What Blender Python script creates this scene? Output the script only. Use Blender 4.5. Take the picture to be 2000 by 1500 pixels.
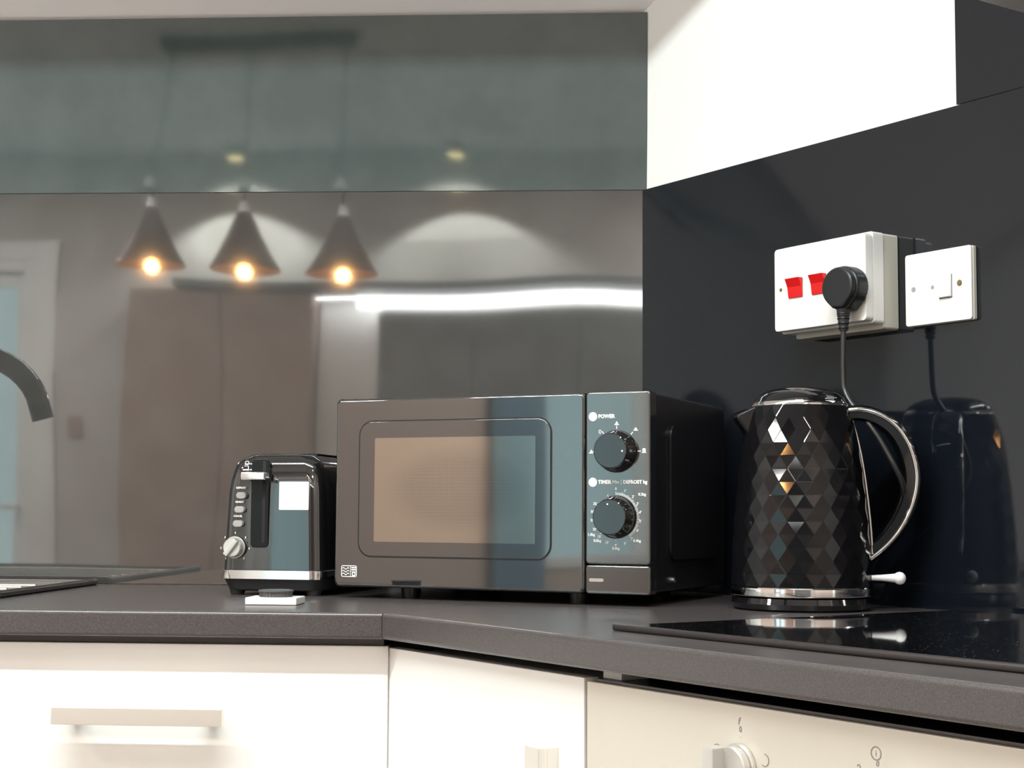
import bpy, bmesh, math, random
from mathutils import Vector, Matrix
random.seed(4)
C = bpy.context.scene.collection
for o in list(bpy.data.objects): bpy.data.objects.remove(o)
sc = bpy.context.scene
PI = math.pi

# ---------------------------------------------------------------- camera
# z = 0 is the top of the worktop, the floor is at z = -0.90; the back wall is y = 0,
# the diagonal right wall leaves the corner (0, 0) along D; distances in metres.
F_PX = 3049.7
RX = Vector((0.9982, 0.0602, 0.0065)); UX = Vector((-0.0015, -0.0827, 0.9966)); FX = Vector((-0.0605, 0.9948, 0.0824))
FX.normalize(); RX = (RX - FX * RX.dot(FX)).normalized(); UX = RX.cross(FX)
cam = bpy.data.cameras.new('camera'); cam_o = bpy.data.objects.new('camera', cam); C.objects.link(cam_o)
cam.sensor_width = 36; cam.lens = F_PX * 36 / 2000; cam.clip_start = 0.02
m = Matrix((RX, UX, -FX)).transposed().to_4x4(); m.translation = Vector((-0.0567, -2.3823, 0.1126))
cam_o.matrix_world = m
sc.camera = cam_o
# ---------------------------------------------------------------- world (seen through the far window and the glazed door)
w = bpy.data.worlds.new('world'); sc.world = w; w.use_nodes = True
bg = w.node_tree.nodes['Background']; bg.inputs[0].default_value = (0.66, 0.93, 0.95, 1); bg.inputs[1].default_value = 3.2
sc.view_settings.view_transform = 'Standard'; sc.view_settings.look = 'None'
sc.view_settings.exposure = -0.7; sc.view_settings.gamma = 1.0; sc.view_settings.use_curve_mapping = False

TH = 0.9234
D = Vector((math.cos(TH), -math.sin(TH), 0)); N = Vector((-math.sin(TH), -math.cos(TH), 0))
ZC = 1.66          # flat ceiling
YF = -4.75         # far wall
XL = -3.6          # left wall
XR = 1.20          # room wall beyond the diagonal wall
ZF = -0.90
SL = 0.545         # rise of the sloping ceiling

# ---------------------------------------------------------------- lights
def area(name, loc, size, power, col, size_y=None, rot=(0, 0, 0), shape=None, spread=PI):
    l = bpy.data.lights.new(name, 'AREA'); l.energy = power; l.color = col
    if size_y: l.shape = 'RECTANGLE'; l.size = size; l.size_y = size_y
    else: l.shape = shape or 'DISK'; l.size = size
    l.spread = spread
    o = bpy.data.objects.new(name, l); C.objects.link(o); o.location = loc; o.rotation_euler = rot
    return o
# the long LED batten under the flat ceiling, just past the sloping part (fixture built below)
area('batten_lamp', (-0.75, -1.50, 1.625), 2.0, 115, (0.93, 1.0, 0.985), size_y=0.04)
# the two round ceiling lamps near the far wall
for x in (-1.744, -0.731):
    l = bpy.data.lights.new('ceiling_spot', 'SPOT'); l.energy = 420; l.color = (0.93, 1.0, 0.95); l.spot_size = math.radians(132); l.spot_blend = 0.35; l.shadow_soft_size = 0.035
    o = bpy.data.objects.new('ceiling_spot', l); C.objects.link(o); o.location = (x, -4.60, 1.60)
# LED strip over the cupboards on the far wall
area('shelf_lamp', (-0.40, -4.60, 1.09), 2.0, 14, (0.97, 1.0, 1.0), size_y=0.03)
# added fill lamps under the ceiling, out of view, to brighten the room
area('fill_lamp', (0.62, -2.75, 1.625), 0.34, 14, (1.0, 0.96, 0.92))
area('fill_lamp', (-2.70, -1.85, 1.625), 0.34, 55, (1.0, 0.96, 0.92))
area('fill_lamp', (-2.95, -3.60, 1.625), 0.34, 70, (1.0, 0.96, 0.92))
area('fill_lamp', (0.62, -3.95, 1.625), 0.34, 70, (1.0, 0.96, 0.92))

# ---------------------------------------------------------------- materials
def mat(name, col, rough=0.5, metal=0.0, ior=1.5, coat=0.0, emit=None, estr=0.0, bump=None, var=None, trans=0.0, coat_rough=0.03, spec=0.5):
    m = bpy.data.materials.new(name); m.use_nodes = True; nt = m.node_tree
    b = nt.nodes['Principled BSDF']
    b.inputs['Base Color'].default_value = (*col, 1); b.inputs['Roughness'].default_value = rough
    b.inputs['Metallic'].default_value = metal; b.inputs['IOR'].default_value = ior
    b.inputs['Coat Weight'].default_value = coat; b.inputs['Coat Roughness'].default_value = coat_rough
    b.inputs['Transmission Weight'].default_value = trans; b.inputs['Specular IOR Level'].default_value = spec
    if emit: b.inputs['Emission Color'].default_value = (*emit, 1); b.inputs['Emission Strength'].default_value = estr
    tc = None
    if bump or var: tc = nt.nodes.new('ShaderNodeTexCoord')
    if var:   # (scale, second colour, detail, lo, hi)
        n = nt.nodes.new('ShaderNodeTexNoise'); n.inputs['Scale'].default_value = var[0]; n.inputs['Detail'].default_value = var[2]
        r = nt.nodes.new('ShaderNodeValToRGB'); r.color_ramp.elements[0].position = var[3]; r.color_ramp.elements[1].position = var[4]
        r.color_ramp.elements[0].color = (*col, 1); r.color_ramp.elements[1].color = (*var[1], 1)
        nt.links.new(tc.outputs['Object'], n.inputs['Vector']); nt.links.new(n.outputs['Fac'], r.inputs[0]); nt.links.new(r.outputs[0], b.inputs['Base Color'])
    if bump:  # list of (scale, distance, detail)
        prev = None
        for s, dist, det in bump:
            n = nt.nodes.new('ShaderNodeTexNoise'); n.inputs['Scale'].default_value = s; n.inputs['Detail'].default_value = det
            bp = nt.nodes.new('ShaderNodeBump'); bp.inputs['Strength'].default_value = 1; bp.inputs['Distance'].default_value = dist
            nt.links.new(tc.outputs['Object'], n.inputs['Vector']); nt.links.new(n.outputs['Fac'], bp.inputs['Height'])
            if prev: nt.links.new(prev.outputs[0], bp.inputs['Normal'])
            prev = bp
        nt.links.new(prev.outputs[0], b.inputs['Normal'])
    return m
M = {}
M['wall'] = mat('white_wall_paint', (0.80, 0.82, 0.81), 0.6, bump=[(180, 0.0002, 2)])
M['ceiling'] = mat('white_ceiling_paint', (0.90, 0.90, 0.92), 0.7)
M['taupe_wall'] = mat('taupe_wall_paint', (0.50, 0.42, 0.37), 0.6)
M['far_wall'] = mat('pale_taupe_wall_paint', (0.50, 0.47, 0.44), 0.6)
M['floor'] = mat('grey_vinyl_floor', (0.28, 0.24, 0.21), 0.4, var=(6, (0.20, 0.17, 0.15), 3, 0.4, 0.6))
M['back_panel'] = mat('gloss_slate_panel', (0.050, 0.050, 0.048), 0.035, ior=2.35, var=(14, (0.060, 0.062, 0.059), 4, 0.4, 0.65))
M['upper_panel'] = mat('gloss_slate_panel_upper', (0.054, 0.074, 0.073), 0.045, ior=1.85, var=(10, (0.066, 0.087, 0.086), 4, 0.4, 0.65))
M['right_panel'] = mat('gloss_black_panel', (0.006, 0.008, 0.012), 0.06, ior=1.62)
M['edge'] = mat('panel_edge', (0.02, 0.02, 0.022), 0.5)
M['worktop'] = mat('dark_stone_worktop', (0.052, 0.046, 0.046), 0.27, ior=1.6, bump=[(350, 0.00002, 2)], var=(800, (0.084, 0.075, 0.075), 5, 0.35, 0.70))
M['cabinet'] = mat('white_gloss_door', (0.82, 0.82, 0.80), 0.25)
M['carcass'] = mat('white_carcass', (0.75, 0.75, 0.72), 0.5)
M['steel'] = mat('brushed_steel', (0.62, 0.60, 0.56), 0.38, metal=1.0)
M['nickel'] = mat('satin_nickel', (0.86, 0.83, 0.78), 0.42, metal=0.85)
M['oven_steel'] = mat('warm_oven_steel', (0.68, 0.65, 0.575), 0.42, metal=0.35, bump=[(90, 0.00001, 2)])
M['chrome'] = mat('chrome', (0.90, 0.90, 0.90), 0.06, metal=1.0)
M['black_gloss'] = mat('black_gloss', (0.006, 0.006, 0.007), 0.03, ior=1.7)
M['mw_front'] = mat('mirror_black_door', (0.018, 0.018, 0.019), 0.04, ior=2.25, bump=[(5, 0.0002, 1)])
M['toaster_black'] = mat('toaster_gloss_black', (0.006, 0.006, 0.007), 0.03, ior=2.0)
M['dark_satin'] = mat('dark_satin_plastic', (0.005, 0.005, 0.006), 0.25, ior=1.35)
M['mw_side'] = mat('black_painted_steel', (0.012, 0.011, 0.012), 0.30)
M['kettle_black'] = mat('kettle_gloss_black', (0.005, 0.005, 0.006), 0.05, ior=1.43)
M['matt_black'] = mat('matt_black', (0.012, 0.012, 0.013), 0.5)
M['black_rubber'] = mat('black_rubber', (0.012, 0.014, 0.016), 0.38)
M['cord'] = mat('black_flex', (0.016, 0.015, 0.016), 0.32)
M['hob'] = mat('black_ceramic_glass', (0.006, 0.006, 0.007), 0.03, ior=1.6)
def speckle(m, scale, lim, col):     # sparse light specks in the glass
    nt = m.node_tree; b = nt.nodes['Principled BSDF']; tc = nt.nodes.new('ShaderNodeTexCoord'); v = nt.nodes.new('ShaderNodeTexVoronoi'); v.inputs['Scale'].default_value = scale
    nt.links.new(tc.outputs['Object'], v.inputs['Vector']); a = nt.nodes.new('ShaderNodeMath'); a.operation = 'LESS_THAN'; a.inputs[1].default_value = lim; nt.links.new(v.outputs['Distance'], a.inputs[0])
    sp = nt.nodes.new('ShaderNodeSeparateColor'); nt.links.new(v.outputs['Color'], sp.inputs[0]); g = nt.nodes.new('ShaderNodeMath'); g.operation = 'GREATER_THAN'; g.inputs[1].default_value = .6; nt.links.new(sp.outputs[0], g.inputs[0])
    mu = nt.nodes.new('ShaderNodeMath'); mu.operation = 'MULTIPLY'; nt.links.new(a.outputs[0], mu.inputs[0]); nt.links.new(g.outputs[0], mu.inputs[1])
    mx = nt.nodes.new('ShaderNodeMix'); mx.data_type = 'RGBA'; mx.inputs[6].default_value = b.inputs['Base Color'].default_value; mx.inputs[7].default_value = (*col, 1)
    nt.links.new(mu.outputs[0], mx.inputs[0]); nt.links.new(mx.outputs[2], b.inputs['Base Color'])
speckle(M['hob'], 220, .15, (.30, .30, .30))
M['hob_trim'] = mat('dark_steel_trim', (0.10, 0.09, 0.09), 0.3, metal=0.9)
M['white_plastic'] = mat('white_plastic', (0.80, 0.80, 0.78), 0.25)
M['cream_plastic'] = mat('aged_white_plastic', (0.62, 0.61, 0.54), 0.4)
M['red_plastic'] = mat('red_plastic', (0.72, 0.012, 0.012), 0.25)
M['brass'] = mat('brass_screw', (0.35, 0.28, 0.14), 0.4, metal=1.0)
M['dark_hole'] = mat('dark_slot', (0.01, 0.01, 0.01), 0.8)
M['white_ink'] = mat('white_print', (0.92, 0.93, 0.92), 0.5)
M['grey_rail'] = mat('grey_brown_rail', (0.16, 0.14, 0.14), 0.5)
M['grey_ink'] = mat('grey_print', (0.20, 0.19, 0.17), 0.6)
M['paper'] = mat('white_paper_sticker', (0.85, 0.85, 0.85), 0.6)
M['dark_grey_plastic'] = mat('dark_grey_plastic', (0.09, 0.09, 0.09), 0.3)
M['grey_plastic'] = mat('grey_plastic', (0.35, 0.34, 0.33), 0.35)
M['knob_silver'] = mat('silver_knob', (0.66, 0.65, 0.62), 0.3, metal=0.6)
M['acrylic'] = mat('clear_white_acrylic', (0.80, 0.80, 0.80), 0.1)
M['brown_unit'] = mat('brown_cupboard', (0.34, 0.24, 0.20), 0.4)
M['grey_unit'] = mat('grey_cupboard', (0.12, 0.13, 0.135), 0.4)
M['shade'] = mat('brown_metal_shade', (0.11, 0.065, 0.05), 0.4, metal=0.3)
M['bulb'] = mat('amber_bulb', (0.12, 0.04, 0.01), 0.6, emit=(1.0, 0.36, 0.035), estr=24)
M['lamp_on'] = mat('lamp_diffuser', (1, 1, 1), 0.4, emit=(0.95, 1.0, 0.97), estr=8)
M['lamp_warm'] = mat('warm_lamp_diffuser', (1, 1, 1), 0.4, emit=(1.0, 0.80, 0.35), estr=14)
M['led'] = mat('led_strip_light', (1, 1, 1), 0.4, emit=(0.97, 1.0, 1.0), estr=14)
M['frame_white'] = mat('white_frame', (0.78, 0.77, 0.75), 0.35)
M['curtain'] = mat('blue_grey_cloth', (0.24, 0.38, 0.46), 0.85)
M['hood'] = mat('black_hood_metal', (0.022, 0.020, 0.020), 0.25)
M['sealant'] = mat('white_sealant', (0.6, 0.58, 0.54), 0.4)
def glass_mat():
    m = bpy.data.materials.new('clear_pane'); m.use_nodes = True; nt = m.node_tree; nt.nodes.clear()
    out = nt.nodes.new('ShaderNodeOutputMaterial'); mix = nt.nodes.new('ShaderNodeMixShader'); t = nt.nodes.new('ShaderNodeBsdfTransparent'); g = nt.nodes.new('ShaderNodeBsdfGlossy')
    g.inputs['Roughness'].default_value = 0.02; mix.inputs[0].default_value = 0.08
    nt.links.new(t.outputs[0], mix.inputs[1]); nt.links.new(g.outputs[0], mix.inputs[2]); nt.links.new(mix.outputs[0], out.inputs[0])
    return m
M['pane'] = glass_mat()
def mesh_window_mat():
    # brown-grey inner screen printed with a fine woven grid
    m = mat('door_screen', (0.1, 0.1, 0.1), 0.05, metal=1.0); nt = m.node_tree; b = nt.nodes['Principled BSDF']
    tc = nt.nodes.new('ShaderNodeTexCoord'); sep = nt.nodes.new('ShaderNodeSeparateXYZ'); nt.links.new(tc.outputs['Object'], sep.inputs[0])
    outs = []
    for ax, k in ((0, 3600), (2, 3600)):
        mu = nt.nodes.new('ShaderNodeMath'); mu.operation = 'MULTIPLY'; mu.inputs[1].default_value = k; nt.links.new(sep.outputs[ax], mu.inputs[0])
        s = nt.nodes.new('ShaderNodeMath'); s.operation = 'SINE'; nt.links.new(mu.outputs[0], s.inputs[0])
        outs.append(s)
    mx = nt.nodes.new('ShaderNodeMath'); mx.operation = 'MAXIMUM'; nt.links.new(outs[0].outputs[0], mx.inputs[0]); nt.links.new(outs[1].outputs[0], mx.inputs[1])
    # the weave only shows in an oval in the middle of the screen
    mp = nt.nodes.new('ShaderNodeMapping'); mp.inputs['Location'].default_value = (-.182 / .105, 0, -.142 / .056); mp.inputs['Scale'].default_value = (1 / .105, 0, 1 / .056)
    nt.links.new(tc.outputs['Object'], mp.inputs[0]); ln = nt.nodes.new('ShaderNodeVectorMath'); ln.operation = 'LENGTH'; nt.links.new(mp.outputs[0], ln.inputs[0])
    fr = nt.nodes.new('ShaderNodeMapRange'); fr.inputs[1].default_value = .65; fr.inputs[2].default_value = 1.05; fr.inputs[3].default_value = 1; fr.inputs[4].default_value = 0; nt.links.new(ln.outputs['Value'], fr.inputs[0])
    r = nt.nodes.new('ShaderNodeValToRGB'); r.color_ramp.elements[0].position = 0.1; r.color_ramp.elements[1].position = 0.9
    r.color_ramp.elements[0].color = (0.17, 0.155, 0.14, 1); r.color_ramp.elements[1].color = (0.50, 0.46, 0.42, 1)
    nt.links.new(mx.outputs[0], r.inputs[0])
    mc = nt.nodes.new('ShaderNodeMix'); mc.data_type = 'RGBA'; mc.inputs[6].default_value = (0.40, 0.37, 0.33, 1); nt.links.new(fr.outputs[0], mc.inputs[0]); nt.links.new(r.outputs[0], mc.inputs[7])
    nt.links.new(mc.outputs[2], b.inputs['Base Color'])
    return m
M['screen'] = mesh_window_mat()

# ---------------------------------------------------------------- helpers
class MB:
    def __init__(s): s.bm = bmesh.new(); s.smooth = False
    def _add(s, tmp, mtx=None):
        if mtx is not None: bmesh.ops.transform(tmp, matrix=mtx, verts=tmp.verts)
        me = bpy.data.meshes.new('t'); tmp.to_mesh(me); tmp.free(); s.bm.from_mesh(me); bpy.data.meshes.remove(me); return s
    def box(s, a, b, bev=0, seg=2, mtx=None):
        t = bmesh.new(); bmesh.ops.create_cube(t, size=1)
        sx, sy, sz = [abs(b[i] - a[i]) for i in range(3)]
        bmesh.ops.transform(t, matrix=Matrix.Translation([(a[i] + b[i]) / 2 for i in range(3)]) @ Matrix.Diagonal((sx, sy, sz, 1)), verts=t.verts)
        if bev: bmesh.ops.bevel(t, geom=t.edges[:], offset=min(bev, 0.49 * min(sx, sy, sz)), segments=seg, affect='EDGES', profile=0.5)
        return s._add(t, mtx)
    def lathe(s, prof, n=48, mtx=None, cap=True):
        t = bmesh.new(); rings = []
        for r, z in prof:
            if r < 1e-6: rings.append([t.verts.new((0, 0, z))])
            else: rings.append([t.verts.new((r * math.cos(2 * PI * i / n), r * math.sin(2 * PI * i / n), z)) for i in range(n)])
        for a, b in zip(rings, rings[1:]):
            for i in range(n):
                j = (i + 1) % n
                if len(a) == 1 and len(b) == 1: continue
                if len(a) == 1: t.faces.new((a[0], b[j], b[i]))
                elif len(b) == 1: t.faces.new((a[i], a[j], b[0]))
                else: t.faces.new((a[i], a[j], b[j], b[i]))
        if cap:
            if len(rings[0]) > 1: t.faces.new(rings[0][::-1])
            if len(rings[-1]) > 1: t.faces.new(rings[-1])
        bmesh.ops.recalc_face_normals(t, faces=t.faces)
        return s._add(t, mtx)
    def cyl(s, p, q, r, n=32, r2=None, bev=0):
        p, q = Vector(p), Vector(q); d = q - p; L = d.length; r2 = r if r2 is None else r2
        prof = [(0, 0), (r, 0), (r2, L), (0, L)] if not bev else [(0, 0), (r - bev, 0), (r, bev), (r2, L - bev), (r2 - bev, L), (0, L)]
        return s.lathe(prof, n, Matrix.Translation(p) @ d.to_track_quat('Z', 'Y').to_matrix().to_4x4(), cap=False)
    def tube(s, pts, r, n=12, rad=None, sec=None):
        # sec: optional list of (u, v) offsets for the cross-section, u sideways, v along the given 'up'
        pts = [Vector(p) for p in pts]; t = bmesh.new(); rings = []; nrm = None
        for i, p in enumerate(pts):
            tg = (pts[min(i + 1, len(pts) - 1)] - pts[max(i - 1, 0)]).normalized()
            if nrm is None:
                a = Vector((0, 0, 1)) if abs(tg.z) < 0.9 else Vector((0, 1, 0)); nrm = (a - tg * a.dot(tg)).normalized()
            else: nrm = (nrm - tg * nrm.dot(tg)).normalized()
            bn = tg.cross(nrm); rr = rad[i] if rad else r
            if sec: rings.append([t.verts.new(p + bn * u * rr + nrm * v * rr) for u, v in sec])
            else: rings.append([t.verts.new(p + (bn * math.cos(2 * PI * k / n) + nrm * math.sin(2 * PI * k / n)) * rr) for k in range(n)])
        k = len(rings[0])
        for a, b in zip(rings, rings[1:]):
            for i in range(k): t.faces.new((a[i], a[(i + 1) % k], b[(i + 1) % k], b[i]))
        t.faces.new(rings[0][::-1]); t.faces.new(rings[-1]); bmesh.ops.recalc_face_normals(t, faces=t.faces)
        return s._add(t)
    def prism(s, poly, a, b, axis='z', mtx=None, bev=0, seg=2):
        # polygon in the plane across `axis`, extruded from a to b
        t = bmesh.new()
        def P(u, v, w): return {'z': (u, v, w), 'y': (u, w, v), 'x': (w, u, v)}[axis]
        lo = [t.verts.new(P(u, v, a)) for u, v in poly]; hi = [t.verts.new(P(u, v, b)) for u, v in poly]
        t.faces.new(lo[::-1]); t.faces.new(hi); k = len(poly)
        for i in range(k): t.faces.new((lo[i], lo[(i + 1) % k], hi[(i + 1) % k], hi[i]))
        bmesh.ops.recalc_face_normals(t, faces=t.faces)
        if bev: bmesh.ops.bevel(t, geom=t.edges[:], offset=bev, segments=seg, affect='EDGES', profile=0.5)
        return s._add(t, mtx)
    def text(s, txt, x, z, size, y=0, rot=0, bold=0.0, align='CENTER'):
        # text standing in the xz plane, facing -y
        cu = bpy.data.curves.new('t', 'FONT'); cu.body = txt; cu.size = size; cu.align_x = align; cu.align_y = 'CENTER'; cu.offset = bold; cu.resolution_u = 3
        ob = bpy.data.objects.new('t', cu); C.objects.link(ob); dg = bpy.context.evaluated_depsgraph_get(); dg.update()
        me = bpy.data.meshes.new_from_object(ob.evaluated_get(dg)); bpy.data.objects.remove(ob); bpy.data.curves.remove(cu)
        me.transform(Matrix.Translation((x, y, z)) @ Matrix.Rotation(rot, 4, 'Y') @ Matrix.Rotation(PI / 2, 4, 'X'))
        s.bm.from_mesh(me); bpy.data.meshes.remove(me); return s
    def quad(s, pts):
        vs = [s.bm.verts.new(p) for p in pts]; s.bm.faces.new(vs); return s
    def build(s, name, mt, parent=None, smooth=True, angle=35):
        me = bpy.data.meshes.new(name); s.bm.to_mesh(me); s.bm.free()
        mts = mt if isinstance(mt, (list, tuple)) else [mt]
        for x in mts: me.materials.append(x)
        if smooth:
            me.shade_smooth(); me.set_sharp_from_angle(angle=math.radians(angle))
        o = bpy.data.objects.new(name, me); C.objects.link(o); o.parent = parent
        if smooth: wn = o.modifiers.new('weighted', 'WEIGHTED_NORMAL'); wn.keep_sharp = True; wn.weight = 60
        return o
def tag(o, label=None, cat=None, group=None, kind=None):
    if label: o['label'] = label
    if cat: o['category'] = cat
    if group: o['group'] = group
    if kind: o['kind'] = kind
    return o
def thing(name, label, cat, loc, rz=0, group=None):
    o = bpy.data.objects.new(name, None); C.objects.link(o); o.location = loc; o.rotation_euler = (0, 0, rz); o.empty_display_size = 0.05
    return tag(o, label, cat, group)
def struct(name, mb, mt, **k): return tag(mb.build(name, mt, **k), kind='structure')
def W(s, off, z=0):          # a point on the diagonal wall: s along it, off out from it
    v = D * s + N * off; return Vector((v.x, v.y, z))
RZ = -TH                     # things on the diagonal wall: local x along it, local -y out of it
def rrect(x0, z0, x1, z1, r, n=6):
    pts = []
    for cx, cz, a0 in ((x1 - r, z1 - r, 0), (x0 + r, z1 - r, 90), (x0 + r, z0 + r, 180), (x1 - r, z0 + r, 270)):
        for i in range(n + 1):
            a = math.radians(a0 + 90 * i / n); pts.append((cx + r * math.cos(a), cz + r * math.sin(a)))
    return pts

# ================================================================ the room
b = MB(); b.box((XL - .1, YF - .1, ZF - .1), (XR + .1, .1, ZF)); struct('floor', b, M['floor'])
b = MB(); b.box((XL - .1, 0.0, ZF), (0.10, 0.10, 1.0)); struct('wall_back', b, M['wall'])
# diagonal right wall
LD = XR / D.x
b = MB(); b.box((-0.06, 0, ZF), (LD + .05, 0.10, ZC + .05)); o = struct('wall_right', b, M['wall']); o.rotation_euler = (0, 0, RZ)
yR = (D * LD).y
b = MB(); b.box((XR, YF, ZF), (XR + .1, yR - .02, ZC)); struct('wall_room_right', b, M['taupe_wall'])
# left wall with a window opening
wy0, wy1, wz0, wz1 = -4.68, -3.90, -0.13, 1.20
b = MB(); b.box((XL - .1, -1.5, ZF), (XL, 0, ZC)); struct('wall_left', b, M['wall'])
b = MB(); b.box((XL - .1, wy1, ZF), (XL, -1.5, ZC)); b.box((XL - .1, YF, ZF), (XL, wy0, ZC)); b.box((XL - .1, wy0, ZF), (XL, wy1, wz0)); b.box((XL - .1, wy0, wz1), (XL, wy1, ZC))
struct('wall_left', b, M['taupe_wall'], smooth=False)
# far wall with a door opening
dx0, dx1, dz1 = -3.42, -2.72, 1.29
b = MB(); b.box((dx1, YF - .1, ZF), (XR, YF, ZC)); b.box((XL, YF - .1, ZF), (dx0, YF, ZC)); b.box((dx0, YF - .1, dz1), (dx1, YF, ZC))
struct('wall_far', b, M['far_wall'], smooth=False)
# flat ceiling and the sloping ceiling over the worktop
ys = -(ZC - 0.8906) / SL
b = MB(); b.box((XL - .1, YF - .1, ZC), (XR + .1, ys, ZC + .1)); struct('ceiling', b, M['ceiling'])
b = MB(); b.prism([(0.05, 0.8906 - SL * .05), (ys, ZC), (ys, ZC + .1), (0.05, 1.0)], XL, XR, axis='x'); struct('ceiling_slope', b, M['ceiling'])
# unseen beam added across the slope to throw the shadow band on both walls
b = MB(); yb = -0.80; b.box((XL, yb - .07, 0.803 + .55 * .87), (XR, yb, 0.90 + SL * .95)); struct('shadow_beam_1', b, M['ceiling'])
# window in the left wall
b = MB()
for a, c in (((XL - .09, wy0, wz0), (XL + .01, wy0 + .05, wz1)), ((XL - .09, wy1 - .05, wz0), (XL + .01, wy1, wz1)), ((XL - .09, wy0 + .05, wz0), (XL + .01, wy1 - .05, wz0 + .05)), ((XL - .09, wy0 + .05, wz1 - .05), (XL + .01, wy1 - .05, wz1))): b.box(a, c, .004)
wo = struct('window_1', b, M['frame_white'])
b = MB(); b.box((XL - .055, wy0 + .05, wz0 + .05), (XL - .05, wy1 - .05, wz1 - .05)); b.build('window_pane', M['pane'], wo)
# glazed door and its frame in the far wall
b = MB()
for a, c in (((dx0, YF - .1, ZF), (dx0 + .05, YF + .02, dz1)), ((dx1 - .05, YF - .1, ZF), (dx1, YF + .02, dz1)), ((dx0 + .05, YF - .1, dz1 - .05), (dx1 - .05, YF + .02, dz1)), ((dx1, YF, ZF), (dx1 + .11, YF + .025, dz1 + .09)), ((dx0, YF, dz1), (dx1, YF + .025, dz1 + .09))): b.box(a, c, .004)
do = struct('door_1', b, M['frame_white'])
b = MB()
for a, c in (((dx0 + .05, YF - .07, ZF + .01), (dx0 + .13, YF - .03, dz1 - .05)), ((dx1 - .10, YF - .07, ZF + .01), (dx1 - .05, YF - .03, dz1 - .05)), ((dx0 + .13, YF - .07, ZF + .01), (dx1 - .10, YF - .03, ZF + .2)), ((dx0 + .13, YF - .07, dz1 - .12), (dx1 - .10, YF - .03, dz1 - .05))): b.box(a, c, .004)
b.build('door_leaf', M['frame_white'], do)
b = MB(); b.box((dx0 + .13, YF - .052, ZF + .2), (dx1 - .10, YF - .048, dz1 - .12)); b.build('door_pane', M['pane'], do)
b = MB(); b.cyl((dx1 - .075, YF - .03, .12), (dx1 - .075, YF + .02, .12), .01); b.box((dx1 - .18, YF + .01, .11), (dx1 - .065, YF + .025, .13), .004); b.build('door_handle', M['nickel'], do)
# curtain beside the window
b = MB(); n = 60; pf = [(XL + .05 + .018 * math.sin(i * 1.05), -3.90 + .30 * i / n) for i in range(n + 1)]
poly = pf + [(x - .004, y) for x, y in pf[::-1]]
b.prism(poly, -0.86, 1.28, 'z'); tag(b.build('curtain', M['curtain']), 'blue-grey curtain hanging beside the window, seen mirrored in the microwave door', 'curtain')

# ================================================================ splashback boards
def board(name, x0, x1, z0, z1, t, mt, label, diag=False, tilt=0.0, y0=0.0):
    # slightly wavy front face, as on a thin sheet bonded to the wall
    Lx, Lz = x1 - x0, z1 - z0; nx, nz = int(Lx / .035), max(4, int(Lz / .035)); ph = x0 * 3 + z0 * 5
    tm = bmesh.new(); fr, bk = {}, {}
    for i in range(nx + 1):
        for j in range(nz + 1):
            u, v = Lx * i / nx, Lz * j / nz; e = min(1, min(u, Lx - u) / .05)
            wv = .00016 * math.sin(u * 9.5 + ph + 1.1) * math.sin(v * 7 + 1 + ph) + .00009 * math.sin(u * 19 + v * 9 + ph) + .00012 * math.sin(v * 6.5 - u * 3.1)
            fr[i, j] = tm.verts.new((u, -t + wv * e, v))
    for i, j in [(i, j) for i in range(nx + 1) for j in range(nz + 1) if i in (0, nx) or j in (0, nz)]: bk[i, j] = tm.verts.new((fr[i, j].co.x, 0, fr[i, j].co.z))
    for i in range(nx):
        for j in range(nz): tm.faces.new((fr[i, j], fr[i + 1, j], fr[i + 1, j + 1], fr[i, j + 1]))
    for i in range(nx):
        for j in (0, nz): tm.faces.new((fr[i, j], fr[i + 1, j], bk[i + 1, j], bk[i, j]))
    for j in range(nz):
        for i in (0, nx): tm.faces.new((fr[i, j], fr[i, j + 1], bk[i, j + 1], bk[i, j]))
    loop = [bk[i, 0] for i in range(nx + 1)] + [bk[nx, j] for j in range(1, nz + 1)] + [bk[i, nz] for i in range(nx - 1, -1, -1)] + [bk[0, j] for j in range(nz - 1, 0, -1)]
    tm.faces.new(loop); bmesh.ops.recalc_face_normals(tm, faces=tm.faces)
    b = MB(); b._add(tm); o = b.build(name, [mt]); tag(o, label, 'splashback')
    if diag: o.location = W(x0, 0, z0); o.rotation_euler = (0, 0, RZ)
    else: o.location = (x0, y0, z0); o.rotation_euler = (tilt, 0, 0)
    return o
board('splashback_board', XL + .002, 0.0055, 0.0008, 0.6085, .006, M['back_panel'], 'wide dark grey glossy wall board behind toaster and microwave, up to the thin seam')
board('splashback_board', XL + .002, 0.0055, 0.6098, 0.8880, .006, M['upper_panel'], 'upper dark grey glossy wall board between the thin seam and the white ceiling', tilt=0.0131)
board('splashback_board', 0.0045, 1.40, 0.0008, 0.6085, .006, M['right_panel'], 'black glossy wall board behind the kettle and the sockets', diag=True)
board('splashback_board', 0.6150, 1.40, 0.6098, 1.30, .006, M['right_panel'], 'black upright wall board right of the bare white wall, above the sockets', diag=True)

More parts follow.
